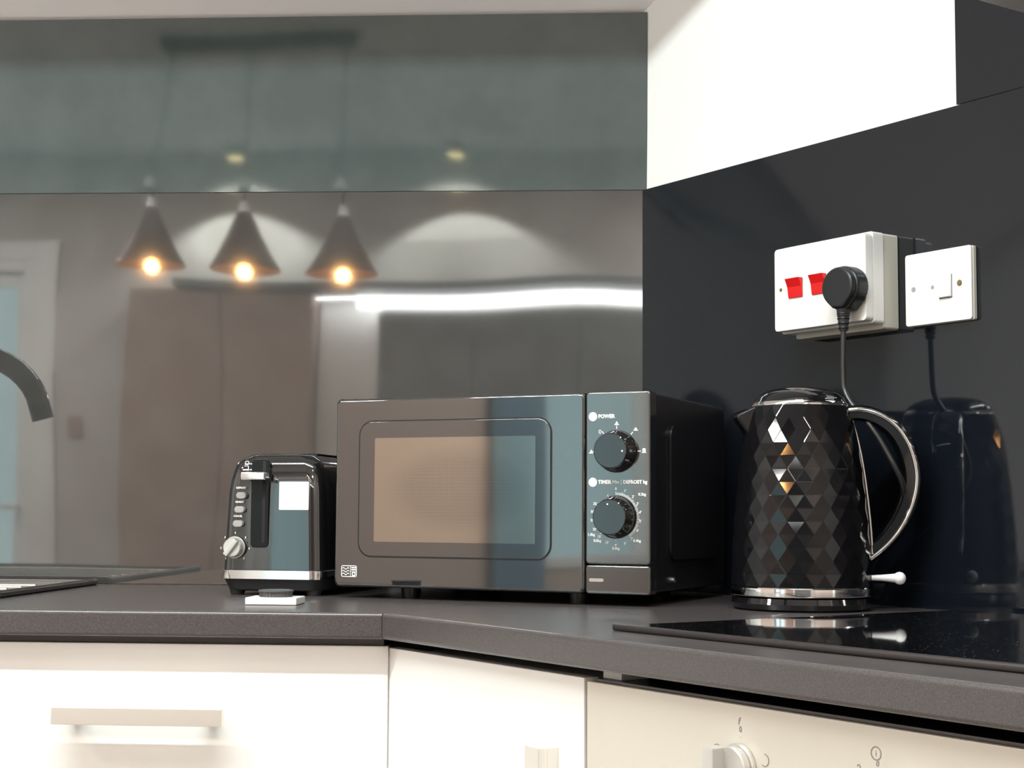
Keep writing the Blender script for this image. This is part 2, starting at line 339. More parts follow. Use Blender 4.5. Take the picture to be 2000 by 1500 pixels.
# ================================================================ worktop
a_, b_ = 0.6270, 0.6240
xF = (a_ * math.cos(TH) - b_) / math.sin(TH); T = 0.0296
def top_prism(poly, front, name, label):
    # poly in xy; front = (i, j): the front edge gets a rolled nose
    t = bmesh.new(); lo = [t.verts.new((x, y, -T)) for x, y in poly]; hi = [t.verts.new((x, y, 0)) for x, y in poly]; k = len(poly)
    t.faces.new(lo[::-1]); t.faces.new(hi)
    for i in range(k): t.faces.new((lo[i], lo[(i + 1) % k], hi[(i + 1) % k], hi[i]))
    t.edges.ensure_lookup_table()
    es = [e for e in t.edges if set(e.verts) in ({hi[front[0]], hi[front[1]]}, {lo[front[0]], lo[front[1]]})]
    bmesh.ops.bevel(t, geom=es, offset=.0045, segments=5, affect='EDGES', profile=0.5)
    bmesh.ops.recalc_face_normals(t, faces=t.faces)
    b = MB(); b._add(t); o = b.build(name, M['worktop'], angle=50); return tag(o, label, 'worktop')
XW = -1.9
top_prism([(XW, -0.0065), (XW, -a_), (xF, -a_), (-0.001, -0.0065)], (1, 2), 'worktop', 'dark grey-brown stone-look worktop under the toaster, left of the corner joint')
def cut(o, a, b2):
    k = MB(); k.box(a, b2); co = k.build('cutter', M['edge'], smooth=False)
    md = o.modifiers.new('c', 'BOOLEAN'); md.object = co; md.operation = 'DIFFERENCE'; md.solver = 'EXACT'; o.modifiers.move(len(o.modifiers) - 1, 0)
    wn = [x for x in o.modifiers if x.type == 'WEIGHTED_NORMAL'][0]; wn.show_viewport = False
    dg = bpy.context.evaluated_depsgraph_get(); dg.update(); me = bpy.data.meshes.new_from_object(o.evaluated_get(dg)); o.modifiers.remove(md); wn.show_viewport = True
    o.data = me; bpy.data.objects.remove(co)
cut(bpy.data.objects['worktop'], (-1.733, -.538, -.1), (-1.277, -.082, .1))
e1, e2 = W(1.38, b_), W(1.38, .0065)
top_prism([(0.001, -0.0085), (xF + .0008, -a_ - .0004), (e1.x, e1.y), (e2.x, e2.y)], (1, 2), 'worktop', 'dark grey-brown stone-look worktop holding kettle and hob, right of the corner joint')

# ================================================================ base cabinets
def bar_handle(b, L, vert=False):
    # a flat bar on two posts; local: bar along x (or z), out along -y
    if vert:
        b.box((-.012, -.0235, -L), (.012, -.0125, 0), .001); b.box((-.012, -.0130, -.030), (.012, 0, -.0005)); b.box((-.012, -.0130, -L + .0005), (.012, 0, -L + .03))
    else:
        b.box((0, -.034, -.0195), (L, -.022, 0), .001); b.box((.012, -.024, -.017), (.026, 0, -.003)); b.box((L - .026, -.024, -.017), (L - .012, 0, -.003))
    return b
cab = thing('base_cabinet', 'white base cabinet with wide drawer front and bar handle, under the left worktop', 'cabinet', (-0.87, -0.585, ZF))
b = MB(); b.box((0.002, 0, .1), (.555, .57, .855)); b.box((0.002, .04, 0), (.555, .06, .1)); b.build('body', M['carcass'], cab, smooth=False)
b = MB(); b.box((.002, -.010, .8618), (.5600, .02, .8698)); b.build('top_rail', M['grey_rail'], cab, smooth=False)
b = MB(); b.box((.002, -.0183, .58), (.5665, -.0005, .8612), .0012); dr = b.build('drawer', M['cabinet'], cab)
b = bar_handle(MB(), .1950); o = b.build('handle', M['nickel'], dr); o.location = (.1900, -.0183, .7920)
for z0, z1 in ((.35, .577), (.115, .347)):
    b = MB(); b.box((.002, -.0183, z0), (.5665, -.0005, z1), .0012); dr = b.build('drawer', M['cabinet'], cab)
    b = bar_handle(MB(), .2035); o = b.build('handle', M['nickel'], dr); o.location = (.1815, -.0183, z1 - .07)
cab = thing('base_cabinet', 'white base cabinet under the sink, left of the wide drawer', 'cabinet', (XW + .01, -0.585, ZF))
b = MB(); b.box((0, 0, .1), (1.015, .57, .72)); b.box((0, .04, 0), (1.015, .06, .1)); b.build('body', M['carcass'], cab, smooth=False)
for i in range(2):
    b = MB(); b.box((.002 + .509 * i, -.0183, .115), (.507 + .509 * i, -.0005, .8612), .0012); dr = b.build('door', M['cabinet'], cab)
    b = bar_handle(MB(), .2, True); o = b.build('handle', M['nickel'], dr); o.location = (.46 + .09 * i, -.0183, .80)
# corner cabinet on the diagonal side
cab = thing('base_cabinet', 'white corner cabinet with a plain door and upright bar handle, left of the oven', 'cabinet', W(.2835, .5850, ZF), RZ)
b = MB(); b.box((.03, 0.012, .1), (.385, .45, .855)); b.box((0.03, .05, 0), (.385, .07, .1)); b.build('body', M['carcass'], cab, smooth=False)
b = MB(); b.box((.0035, -.0183, .115), (.3860, -.0005, .8592), .0012); dr = b.build('door', M['cabinet'], cab)
b = bar_handle(MB(), .2, True); o = b.build('handle', M['nickel'], dr); o.location = (.3330, -.0183, .790)

# ================================================================ oven
ov = thing('oven', 'built-in oven with warm steel control panel below the hob', 'oven', W(.6735, .5810, ZF), RZ)
OW = .597
b = MB(); b.box((.004, .01, .10), (OW - .004, .54, .846)); b.build('body', M['matt_black'], ov, smooth=False)
b = MB(); b.box((0, -.022, .735), (OW, .0, .8565), .0012); fa = b.build('control_panel', M['oven_steel'], ov)
b = MB(); b.box((0.01, -.018, .8566), (OW, .05, .8596), .0006); b.build('top_vent', M['hob_trim'], ov)
b = MB(); b.box((.012, -.012, .8597), (.040, .02, .8690), .0008); b.build('spacer_block', M['carcass'], ov)
b = MB(); b.box((0, -.022, .12), (OW, .0, .728), .002); dr = b.build('door', M['black_gloss'], ov)
b = MB(); b.tube([(.06, -.022, .67), (.06, -.055, .67), (OW - .06, -.055, .67), (OW - .06, -.022, .67)], .008); b.build('handle', M['nickel'], dr)
for kx in (.212, .40):
    b = MB(); b.cyl((kx, -.022, .805), (kx, -.0265, .805), .0205, 48, bev=.001)
    b.cyl((kx, -.0265, .805), (kx, -.034, .805), .0185, 48, bev=.001)
    b.box((kx - .0195, -.047, .7865), (kx - .0055, -.030, .8225), .0015)
    kn = b.build('knob', M['knob_silver'], fa)
b = MB(); y = -.0223
def ring(b, x, z, r, w=.0007, a0=0, a1=2 * PI, y=y, n=28):
    for i in range(n):
        p, q = a0 + (a1 - a0) * i / n, a0 + (a1 - a0) * (i + 1) / n
        b.quad([(x + r * math.sin(p), y, z + r * math.cos(p)), (x + r * math.sin(q), y, z + r * math.cos(q)), (x + (r - w) * math.sin(q), y, z + (r - w) * math.cos(q)), (x + (r - w) * math.sin(p), y, z + (r - w) * math.cos(p))])
MARKS = b
ovm = ov
# (marks are placed after the helpers for printing)
b.text('f', .2115, .8430, .009, y, 0.2); b.text('0', .213, .8365, .007, y); b.text('.', .2135, .832, .007, y)
ring(b, .184, .8165, .0050); b.box((.183, y - .0001, .8165), (.1875, y, .8195)); ring(b, .2415, .8155, .0052, a1=PI * 1.2)
b.build('printed_marks', M['grey_ink'], fa, smooth=False); b = MB()
ring(b, .362, .8365, .0052); b.text('i', .362, .8365, .006, y); b.text('0', .3635, .829, .006, y, .3); b.text('.', .3645, .8245, .006, y); b.text('2', .3455, .8235, .008, y, -.5)
b.build('printed_marks', M['grey_ink'], fa, smooth=False)

# ================================================================ hob
hb = thing('hob', 'black speckled glass hob with a dark metal front strip, set in the right worktop', 'hob', W(.6528, .5535, 0), RZ + math.radians(1.0))
HW = .59; HD = .50
b = MB(); b.box((0.0, 0.0035, 0.0002), (HW, HD, .0052), .0012); b.build('glass', M['hob'], hb)
b = MB(); b.box((-.002, -.0035, 0.0002), (HW, .0033, .0068), .0022, 3); b.build('front_strip', M['hob_trim'], hb)
# ================================================================ cooker hood (its lower edge crosses the top right corner)
hd = thing('cooker_hood', 'black cooker hood with a thin bright lower edge, cut off by the top right corner', 'hood', W(.90, .0068, .6030), RZ)
b = MB(); b.prism([(-.42, .004), (-.42, .055), (-.25, .30), (0, .30), (0, .004)], 0, .48, 'x'); b.build('canopy', M['hood'], hd, smooth=False)
b = MB(); b.box((.0, -.423, .0), (.48, 0, .0035), .0006); b.build('edge_strip', M['nickel'], hd)
b = MB(); b.box((.12, -.24, .302), (.36, -.002, 1.04)); b.build('chimney', M['hood'], hd, smooth=False)

# ================================================================ sink and tap
sk = thing('sink', 'steel sink with rolled rim at the left end of the worktop', 'sink', (-1.78, -0.36, 0))
SW, SD = .950, .0
b = MB(); z = .0005
x1 = .9480; y0, y1 = -.225, .325
b.box((0, y0, z), (x1, y0 + .05, z + .003), .001); b.box((0, y1 - .05, z), (x1, y1, z + .003), .001); b.box((0, y0 + .05, z), (.05, y1 - .05, z + .003), .001)
b.box((.50, y0 + .05, z), (x1, y1 - .05, z + .003), .001)
b.box((.05, y0 + .05, -.16), (.50, y1 - .05, -.157)); b.box((.05, y0 + .05, -.157), (.053, y1 - .05, .002)); b.box((.497, y0 + .05, -.157), (.50, y1 - .05, .002)); b.box((.053, y0 + .05, -.157), (.497, y0 + .053, .002)); b.box((.053, y1 - .053, -.157), (.497, y1 - .05, .002))
b.build('basin', M['steel'], sk)
b = MB(); b.tube([(0, y0, .005), (x1, y0, .005), (x1 + .001, y0 + .004, .005), (x1 + .001, y1 - .004, .005), (x1, y1, .005), (0, y1, .005)], .0048, 10); b.build('rim', M['hob_trim'], sk)
b = MB()
for i in range(7): b.box((.56, y0 + .10 + i * .055, .0032), (.90, y0 + .106 + i * .055, .0056), .001)
b.build('drainer_rib', M['steel'], sk)
tp = thing('tap', 'dark glossy swan-neck tap curving down at the left edge above the sink', 'tap', (-1.216, -0.10, -0.0035))
pts = [(0, 0, .02), (0, 0, .12), (0, 0, .22)]
# swan neck bends over and ends at the spout mouth
cx, r_ = .105, .105
for i in range(1, 18):
    a = PI - i * math.radians(170) / 17; pts.append((cx + r_ * math.cos(a), -.098 * (1 + math.cos(a)) / 2, .271 + .103 * math.sin(a)))
pts.append(tuple(Vector(pts[-1]) + (Vector(pts[-1]) - Vector(pts[-2])) * 1.2))
b = MB(); b.tube(pts, .0185, 20); b.build('spout', M['black_gloss'], tp, angle=60)
b = MB(); b.lathe([(.0, .0075), (.026, .0075), (.026, .012), (.02, .018), (.02, .07), (.016, .078), (0, .078)], 32); b.build('base', M['black_gloss'], tp)
b = MB(); b.cyl((-.018, 0, .05), (-.07, 0, .062), .006); b.build('lever', M['black_gloss'], tp)

# ================================================================ microwave
mw = thing('microwave', 'black mirror-fronted microwave with two round dials, in the worktop corner', 'microwave', (-0.4174, -0.3178, 0), -0.3684)
Wm, z0, z1 = .4436, .0145, .2625
b = MB(); b.box((.004, .0235, z0 + .002), (Wm - .002, .318, z1 - .001), .004, 2)
b.build('casing', M['mw_side'], mw)
b = MB()   # pressed recess outline on the side
b.prism(rrect(.075, .055, .27, .225, .016), Wm - .0015, Wm + .0016, 'x'); b.build('side_embossing', M['mw_side'], mw, angle=30)
b = MB(); b.cyl((Wm - .003, .088, .030), (Wm + .0015, .088, .030), .0035, 16); b.build('screw', M['chrome'], mw)
for fx, fy in ((.09, .05), (.33, .05), (.09, .28), (.36, .28)):
    b = MB(); b.cyl((fx, fy, 0.0002), (fx, fy, z0 + .003), .012, 24, r2=.014); b.build('foot', M['mw_side'], mw)
# door: outer slab with a raised inner field, gently bowed
xd = .3579
def bowed(x0, x1, za, zb, yfront, yback, r, nx=14, bow=.0025, bev=.004):
    b = MB(); poly = rrect(x0, za, x1, zb, r, 5)
    b.prism(poly, yfront, yback, 'y', bev=bev, seg=3)
    return b
b = bowed(.0, xd, z0, z1, .0, .0235, .007); dr = b.build('door', M['mw_front'], mw, angle=40)
def frame_loop(x0, za, x1, zb, r, w, y, depth):
    b = MB(); o_ = rrect(x0, za, x1, zb, r, 8); i_ = rrect(x0 + w, za + w, x1 - w, zb - w, max(r - w, .001), 8); k = len(o_)
    t = bmesh.new()
    def ringv(p, yy): return [t.verts.new((u, yy, v)) for u, v in p]
    A, B_, C_, E_ = ringv(o_, y), ringv(i_, y), ringv(i_, y + depth), ringv(o_, y + depth)
    for P, Q in ((A, B_), (B_, C_), (C_, E_), (E_, A)):
        for j in range(k): t.faces.new((P[j], P[(j + 1) % k], Q[(j + 1) % k], Q[j]))
    bmesh.ops.recalc_face_normals(t, faces=t.faces); b._add(t); return b
# dark groove round the raised field
frame_loop(.0362, .0535, .3140, .2332, .020, .0011, -.0003, .001).build('groove', M['dark_hole'], dr)
b = MB(); b.prism(rrect(.0376, .0549, .3126, .2318, .0185, 8), -.0014, .002, 'y', bev=.0012, seg=3); b.build('raised_field', M['mw_front'], dr, angle=40)
b = MB(); b.prism(rrect(.0610, .0742, .2920, .2098, .002, 3), -.0018, -.0013, 'y'); b.build('viewing_screen', M['screen'], dr, smooth=False)
b = MB(); yy = -.0003     # small printed symbol block, bottom left of the door
frame_loop(.0118, .0275, .0352, .0424, .0022, .0009, yy, .0002).build('symbol_border', M['white_ink'], dr, smooth=False)
for r in range(3):
    for i in range(10):
        u0, u1 = .0135 + .0105 * i / 10, .0135 + .0105 * (i + 1) / 10; zc = .0312 + .0036 * r
        f0, f1 = zc + .0011 * math.sin(i / 10 * 2 * PI * 1.5), zc + .0011 * math.sin((i + 1) / 10 * 2 * PI * 1.5)
        b.quad([(u0, yy, f0 - .0005), (u1, yy, f1 - .0005), (u1, yy, f1 + .0006), (u0, yy, f0 + .0006)])
b.box((.0256, yy - .0001, .028), (.0262, yy, .042)); b.box((.0265, yy - .0001, .0345), (.0348, yy, .0350))
b.box((.0272, yy - .0001, .0362), (.0340, yy, .0378)); b.box((.0272, yy - .0001, .0388), (.0340, yy, .0404))
b.build('symbol', M['white_ink'], dr, smooth=False)
frame_loop(.0280, .0287, .0334, .0339, .0012, .0012, yy, .0002).build('symbol', M['white_ink'], dr, smooth=False)
# control panel and door button
b = MB(); b.prism(rrect(.3592, .0510, Wm, z1 + .0002, .004, 4), 0, .0235, 'y', bev=.002, seg=3); cp = b.build('control_panel', M['mw_front'], mw, angle=40)
b = MB(); b.prism(rrect(.3592, z0, Wm, .0498, .004, 4), 0, .0235, 'y', bev=.002, seg=3); bt = b.build('door_button', M['mw_front'], mw, angle=40)
b = MB(); b.prism(rrect(.3640, .0295, .3830, .0335, .0018, 4), -.0003, .0, 'y'); b.build('button_mark', M['grey_plastic'], bt, smooth=False)
def knob(cx, cz, rot):
    b = MB(); Rm = Matrix.Translation((cx, -.0002, cz)) @ Matrix.Rotation(PI / 2, 4, 'X')
    b.lathe([(0, 0), (.0262, 0), (.0262, .002), (.0250, .0035), (.0222, .020), (.0215, .0225), (.0205, .0232), (0, .0232)], 64, Rm)
    k = b.build('dial', M['black_gloss'], cp)
    b = MB(); b.cyl((cx + .0158 * math.sin(rot), -.0236, cz + .0158 * math.cos(rot)), (cx + .0158 * math.sin(rot), -.0233, cz + .0158 * math.cos(rot)), .0011, 12); b.build('dot', M['white_ink'], k, smooth=False)
KX1, KZ1, KX2, KZ2 = .4000, .1890, .3990, .1085
knob(KX1, KZ1, math.radians(92)); knob(KX2, KZ2, math.radians(-8))
b = MB(); yp = -.00015
def tick(b, cx, cz, a, r0, r1, w=.0007):
    sx, sz = math.sin(a), math.cos(a); px, pz = sz * w / 2, -sx * w / 2
    b.quad([(cx + sx * r0 + px, yp, cz + sz * r0 + pz), (cx + sx * r1 + px, yp, cz + sz * r1 + pz), (cx + sx * r1 - px, yp, cz + sz * r1 - pz), (cx + sx * r0 - px, yp, cz + sz * r0 - pz)])
def disc(b, x, z, r, n=28):
    b.quad([(x + r * math.sin(2 * PI * i / n), yp, z + r * math.cos(2 * PI * i / n)) for i in range(n)])
disc(b, .3686, .2322, .0056); b.text('POWER', .3757, .2322, .0062, yp, bold=.0003, align='LEFT')
b.build('power_title', M['white_ink'], cp, smooth=False); b = MB()
disc(b, .3686, .1512, .0056); b.text('TIMER', .3757, .1513, .0062, yp, bold=.0003, align='LEFT'); b.text('Min', .3945, .1513, .0058, yp, align='LEFT'); b.text('|', .4050, .1513, .0068, yp, align='LEFT'); b.text('DEFROST kg', .4083, .1513, .0058, yp, bold=.00025, align='LEFT')
b.build('timer_title', M['white_ink'], cp, smooth=False); b = MB()
for a in (-90, -38, 0, 42, 90): tick(b, KX1, KZ1, math.radians(a), .0275, .0315, .001)
def steam(b, x, z, k):
    b.box((x - .0028, yp - .0001, z - .0012), (x + .0028, yp, z)); disc(b, x, z + .001, .0016, 10)
    if k: b.box((x - .0004, yp - .0001, z + .002), (x + .0004, yp, z + .0036))
steam(b, .3665, KZ1 - .001, True); steam(b, KX1, KZ1 + .0335, True); steam(b, .4248, KZ1 + .0262, False); steam(b, .4355, KZ1 - .001, False); disc(b, .4355, KZ1 + .0012, .0024, 12)
b.text('0', .3780, KZ1 + .0240, .0072, yp)
b.build('power_scale', M['white_ink'], cp, smooth=False); b = MB()
for i in range(0, 46): tick(b, KX2, KZ2, math.radians(i * 3.15), .0272, .0302 if i % 5 else .0312, .00055)
for a, t in ((0, '0'), (22, "1'"), (44, "2'"), (62, "3'"), (80, "4'"), (98, "5'"), (118, "6'"), (140, "7'"), (158, "8'"), (180, "9'"), (202, "10'"), (224, "15'"), (243, "20'"), (263, "25'"), (281, "30'"), (299, "35'")):
    rr = .0345 if a < 200 else .0335; b.text(t, KX2 + rr * math.sin(math.radians(a)) * .93, KZ2 + rr * math.cos(math.radians(a)), .0045, yp, bold=.00008)
for a in (180, 225, 299, -22): tick(b, KX2, KZ2, math.radians(a), .0268, .0295, .0007)
for x, z, t in ((.4330, .1363, '0.2kg'), (.4265, .0800, '0.4kg'), (.3990, .0705, '0.6kg'), (.3748, .0795, '0.8kg'), (.3668, .0868, '1.0kg')): b.text(t, x, z, .0046, yp, bold=.00012)
b.build('timer_scale', M['white_ink'], cp, smooth=False)

# ================================================================ toaster
ts = thing('toaster', 'glossy black toaster with silver browning knob, left of the microwave', 'toaster', (-0.5690, -0.285, 0), -0.17)
def section(x0, x1, y0, y1, r, n=6): return rrect(x0, y0, x1, y1, r, n)
def loft(levels, n=7):
    t = bmesh.new(); rings = []
    for z, x0, x1, y0, y1, r in levels: rings.append([t.verts.new((u, v, z)) for u, v in rrect(x0, y0, x1, y1, r, n)])
    k = len(rings[0])
    for A, B_ in zip(rings, rings[1:]):
        for i in range(k): t.faces.new((A[i], A[(i + 1) % k], B_[(i + 1) % k], B_[i]))
    t.faces.new(rings[0][::-1]); t.faces.new(rings[-1]); bmesh.ops.recalc_face_normals(t, faces=t.faces)
    b = MB(); b._add(t); return b
TX0, TX1, TL = -.0110, .1370, .265
def tin(z):  # inset of the side walls with height
    return 0 if z < .035 else .004 * ((z - .035) / .10) + (0.0 if z < .135 else .012 * ((z - .135) / .055) ** 2)
lv = []
for z in (.0345, .04, .06, .09, .12, .14, .155, .168, .178, .184, .188, .1905):
    i = tin(z); top = 0 if z < .180 else (z - .180) * 1.1
    lv.append((z, TX0 + i + top, TX1 - i * .8 - top, .0 + i * .5 + top, TL - i * .6 - top, .020))
lv.append((.1915, TX0 + .045, TX1 - .045, .045, TL - .045, .01))
loft(lv).build('shell', M['toaster_black'], ts, angle=40)
loft([(.0215, TX0 - .0005, TX1 + .0005, -.0012, TL, .020), (.0222, TX0 - .0012, TX1 + .0012, -.002, TL, .020), (.0335, TX0 - .0012, TX1 + .0012, -.002, TL, .020), (.0344, TX0 - .0004, TX1 + .0004, -.001, TL, .020)]).build('chrome_band', M['chrome'], ts, angle=40)
loft([(.0055, TX0 + .012, TX1 - .012, .014, TL - .014, .02), (.0075, TX0 + .006, TX1 - .006, .006, TL - .008, .02), (.0214, TX0 + .001, TX1 - .001, .001, TL - .003, .02)]).build('base', M['matt_black'], ts, angle=40)
for fx, fy in ((.008, .02), (.118, .02), (.008, .24), (.118, .24)):
    b = MB(); b.cyl((fx, fy, .0002), (fx, fy, .0075), .009, 20, r2=.011); b.build('foot', M['matt_black'], ts)
# lever slot, carriage lever, bread slots
b = MB(); b.prism(rrect(.0335, .0640, .0590, .1830, .006, 5), -.0012, .004, 'y', bev=.0008); ch = b.build('lever_channel', M['dark_satin'], ts, angle=40)
b = MB(); b.prism(rrect(.0500, .0700, .0545, .1810, .002, 4), -.0016, -.0011, 'y'); b.build('lever_slot', M['dark_hole'], ch, smooth=False)
b = MB(); b.box((.0265, -.022, .1545), (.0610, -.004, .1655), .0018); b.box((.050, -.005, .157), (.0545, .002, .163)); b.build('lever', M['chrome'], ts)
for sx in (.030, .085):
    b = MB(); b.box((sx, .045, .1908), (sx + .026, .225, .1922), .0005); b.build('bread_slot', M['dark_hole'], ts)
# raised glossy panel outline on the right of the front
# knob with grip, buttons, markings
b = MB(); b.cyl((.0120, -.0008, .0640), (.0120, -.004, .0640), .0150, 36, bev=.0008); b.cyl((.0120, -.004, .0640), (.0120, -.0135, .0640), .0135, 36, r2=.0125, bev=.001)
g = Matrix.Translation((.0120, -.0155, .0640)) @ Matrix.Rotation(math.radians(38), 4, 'Y')
b.box((-.0035, -.0035, -.0128), (.0035, .003, .0128), .0012, mtx=g); b.build('browning_knob', M['knob_silver'], ts)
for bx, bz in ((.0200, .1340), (.0178, .1150), (.0160, .0960)):
    b = MB(); b.prism(rrect(bx - .0072, bz - .0045, bx + .0072, bz + .0045, .0043, 6), -.0045, .004, 'y', bev=.0012); b.build('button', M['grey_plastic'], ts, angle=40)
b = MB(); yp = -.0013
for (x, z, t) in ((.0190, .1443, 'DEFROST'), (.0172, .1252, 'REHEAT'), (.0152, .1062, 'CANCEL')): b.text(t, x, z, .0034, yp, bold=.0001)
for i, t in enumerate('1234567'):
    a = math.radians(-140 + 280 * i / 6); b.text(t, .0120 + .0205 * math.sin(a), .0640 + .0195 * math.cos(a), .0038, yp, bold=.0001)
b.build('printed_marks', M['white_ink'], ts, smooth=False)
b = MB(); yp2 = .0035; b.box((.020, .0028, .1680), (.0272, yp2, .1688)); b.box((.0268, .0028, .1680), (.0276, yp2, .1745)); b.box((.0215, .0028, .1738), (.0276, yp2, .1745))
frame_loop(.0220, .1755, .0278, .1810, .0022, .0008, .0034, .0003).build('logo', M['white_ink'], ts, smooth=False)
b.build('logo', M['white_ink'], ts, smooth=False)
b = MB(); b.prism(rrect(.0735, .1150, .1155, .1528, .0008, 2), -.0002, .003, 'y'); b.build('sticker', M['paper'], ts, smooth=False)
tag(ts.children[-1], 'blank white square sticker')

# small flat white box with a ridged dial in front of the toaster
gb = thing('kitchen_timer', 'small flat white plastic box with a ridged grey dial, on the worktop before the toaster', 'timer', (-0.4920, -0.5060, 0.0003), -0.02)
b = MB(); b.box((0, 0, 0), (.0630, .050, .0088), .0012, 3); b.build('case', M['white_plastic'], gb)
b = MB(); b.lathe([(0, .0088), (.0195, .0088), (.0195, .0142), (.0215, .0150), (.0215, .0166), (.019, .0172), (0, .0172)], 48, Matrix.Translation((.032, .026, 0)))
for i in range(30):
    a = 2 * PI * i / 30; b.box((-.0006, -.0006, .0092), (.0006, .0006, .0142), mtx=Matrix.Translation((.032 + .0197 * math.cos(a), .026 + .0197 * math.sin(a), 0)) @ Matrix.Rotation(a, 4, 'Z'))
b.build('dial', M['dark_grey_plastic'], gb)

# ================================================================ kettle
KC = Vector((0.178, -0.468, 0))
kt = thing('kettle', 'black faceted kettle with chrome-edged handle, on the worktop before the sockets', 'kettle', KC + Vector((0, 0, .0003)), 0.06)
b = MB(); b.lathe([(0, 0), (.078, 0), (.082, .002), (.084, .008), (.082, .0145), (.078, .0165), (0, .0165)], 72); b.build('power_base', M['black_gloss'], kt)
b = MB(); b.lathe([(.078, .0168), (.0842, .0168), (.0848, .0180), (.0845, .0262), (.0835, .0275), (.078, .0275)], 72, cap=False); b.build('chrome_ring', M['chrome'], kt)
def krad(z):
    ks = [(.0275, .0835), (.06, .0828), (.10, .0805), (.15, .0760), (.19, .0710), (.22, .0655), (.2475, .0565)]
    for (a, ra), (c, rc) in zip(ks, ks[1:]):
        if z <= c: return ra + (rc - ra) * (z - a) / (c - a)
    return ks[-1][1]
t = bmesh.new(); NK = 24; zs = [.0277 + i * (.2435 - .0277) / 14 for i in range(15)]; rings = []
PH = 0.010
for j, z in enumerate(zs):
    rings.append([t.verts.new((krad(z) * 1.006 * math.cos(2 * PI * (i + .5 * (j % 2)) / NK + PH), krad(z) * 1.006 * math.sin(2 * PI * (i + .5 * (j % 2)) / NK + PH), z)) for i in range(NK)])
for j in range(14):
    A, B_ = rings[j], rings[j + 1]
    for i in range(NK):
        k = (i + 1) % NK
        if j % 2 == 0: t.faces.new((A[i], A[k], B_[i])); t.faces.new((A[k], B_[k], B_[i]))
        else: t.faces.new((A[i], B_[k], B_[i])); t.faces.new((A[i], A[k], B_[k]))
t.faces.new(rings[0][::-1]); t.faces.new(rings[-1]); bmesh.ops.recalc_face_normals(t, faces=t.faces)
bmesh.ops.bevel(t, geom=[e for e in t.edges], offset=.0005, segments=1, affect='EDGES')
b = MB(); b._add(t); b.build('body', M['kettle_black'], kt, smooth=False)
b = MB(); b.lathe([(.0580, .2430), (.0578, .2452), (.0562, .2478), (.0540, .2482)], 72, cap=False); b.lathe([(.0575, .2425), (.0, .2425)], 72, cap=False); b.build('chrome_collar', M['chrome'], kt)
b = MB(); b.lathe([(.0556, .2475), (.0530, .2535), (.0450, .2600), (.034, .2645), (.018, .2668), (0, .2672)], 72, cap=False); b.build('lid', M['black_gloss'], kt)
b = MB(); b.prism([(-.056, .1950), (-.0790, .2270), (-.0780, .2330), (-.0560, .2440), (-.045, .2400), (-.045, .20)], -.015, .015, 'y', bev=.003, seg=3); b.build('spout', M['kettle_black'], kt)
# handle: a black loop with chrome edging on both rims and a chrome strip down its back
HA = -0.10     # turned slightly towards the viewer
hp = [(.0500, .2340), (.0700, .2360), (.0900, .2310), (.1090, .2180), (.1230, .1980), (.1310, .1720), (.1320, .1500), (.1260, .1240), (.1140, .1000), (.0980, .0800), (.0800, .0650), (.0760, .0620)]
def spline(p, k=5):
    out = []
    for i in range(len(p) - 1):
        p0, p1, p2, p3 = [Vector(p[max(0, min(len(p) - 1, i + q))]) for q in (-1, 0, 1, 2)]
        for s in range(k):
            u = s / k; out.append(.5 * ((2 * p1) + (-p0 + p2) * u + (2 * p0 - 5 * p1 + 4 * p2 - p3) * u * u + (-p0 + 3 * p1 - 3 * p2 + p3) * u ** 3))
    out.append(Vector(p[-1])); return out
hs = spline([(x, 0, z) for x, z in hp])
def rotz(v, a=HA): return Vector((v[0] * math.cos(a) - v[1] * math.sin(a), v[0] * math.sin(a) + v[1] * math.cos(a), v[2]))
secb = [(-1.1, -.55), (-.8, -.75), (.8, -.75), (1.1, -.55), (1.1, .45), (.8, .7), (-.8, .7), (-1.1, .45)]
wid = [.0118 + .0035 * math.sin(PI * i / (len(hs) - 1)) for i in range(len(hs))]
b = MB(); b.tube([rotz(v) for v in hs], .01, rad=wid, sec=secb); hn = b.build('handle', M['black_gloss'], kt, angle=40)
for sg in (-1, 1):
    b = MB(); off = []
    for i, v in enumerate(hs):
        tg = (hs[min(i + 1, len(hs) - 1)] - hs[max(i - 1, 0)]).normalized(); nr = Vector((tg.z, 0, -tg.x)); off.append(rotz(v - nr * .0035 * 1 + Vector((0, sg * wid[i] * 1.08, 0))))
    b.tube(off, .0030, 10); b.build('chrome_edging', M['chrome'], hn, angle=60)
b = MB(); bk = spline([(.0520, 0, .2370), (.0600, 0, .2250), (.0680, 0, .1950), (.0740, 0, .1600), (.0785, 0, .1200), (.0812, 0, .0850), (.0816, 0, .0640)])
b.tube([rotz(v + Vector((-.004, 0, 0)), HA) for v in bk], .01, rad=[.0115] * len(bk), sec=[(-1.1, -.4), (1.1, -.4), (1.1, .55), (-1.1, .55)]); b.build('handle_mount', M['black_gloss'], hn, angle=40)
b = MB(); b.tube([rotz(v + Vector((.001, -.0125, 0)), HA) for v in bk], .0021, 10); b.build('chrome_strip', M['chrome'], hn, angle=60)
b = MB(); b.tube([(.078, -.030, .0385), (.090, -.033, .0387), (.108, -.037, .0385)], .003, 12, rad=[.0032, .0038, .0058]); b.lathe([(0, -.0078), (.0045, -.0063), (.0068, -.003), (.0074, 0), (.0068, .003), (.0045, .0063), (0, .0078)], 20, Matrix.Translation((.1095, -.0375, .0385)), cap=False)
b.build('switch_lever', M['acrylic'], kt, angle=60)

# ================================================================ sockets on the diagonal wall
so = thing('double_socket', 'white surface-mounted double socket with two red rocker switches, above the kettle', 'socket', W(.3595, .0064, .3435), RZ)
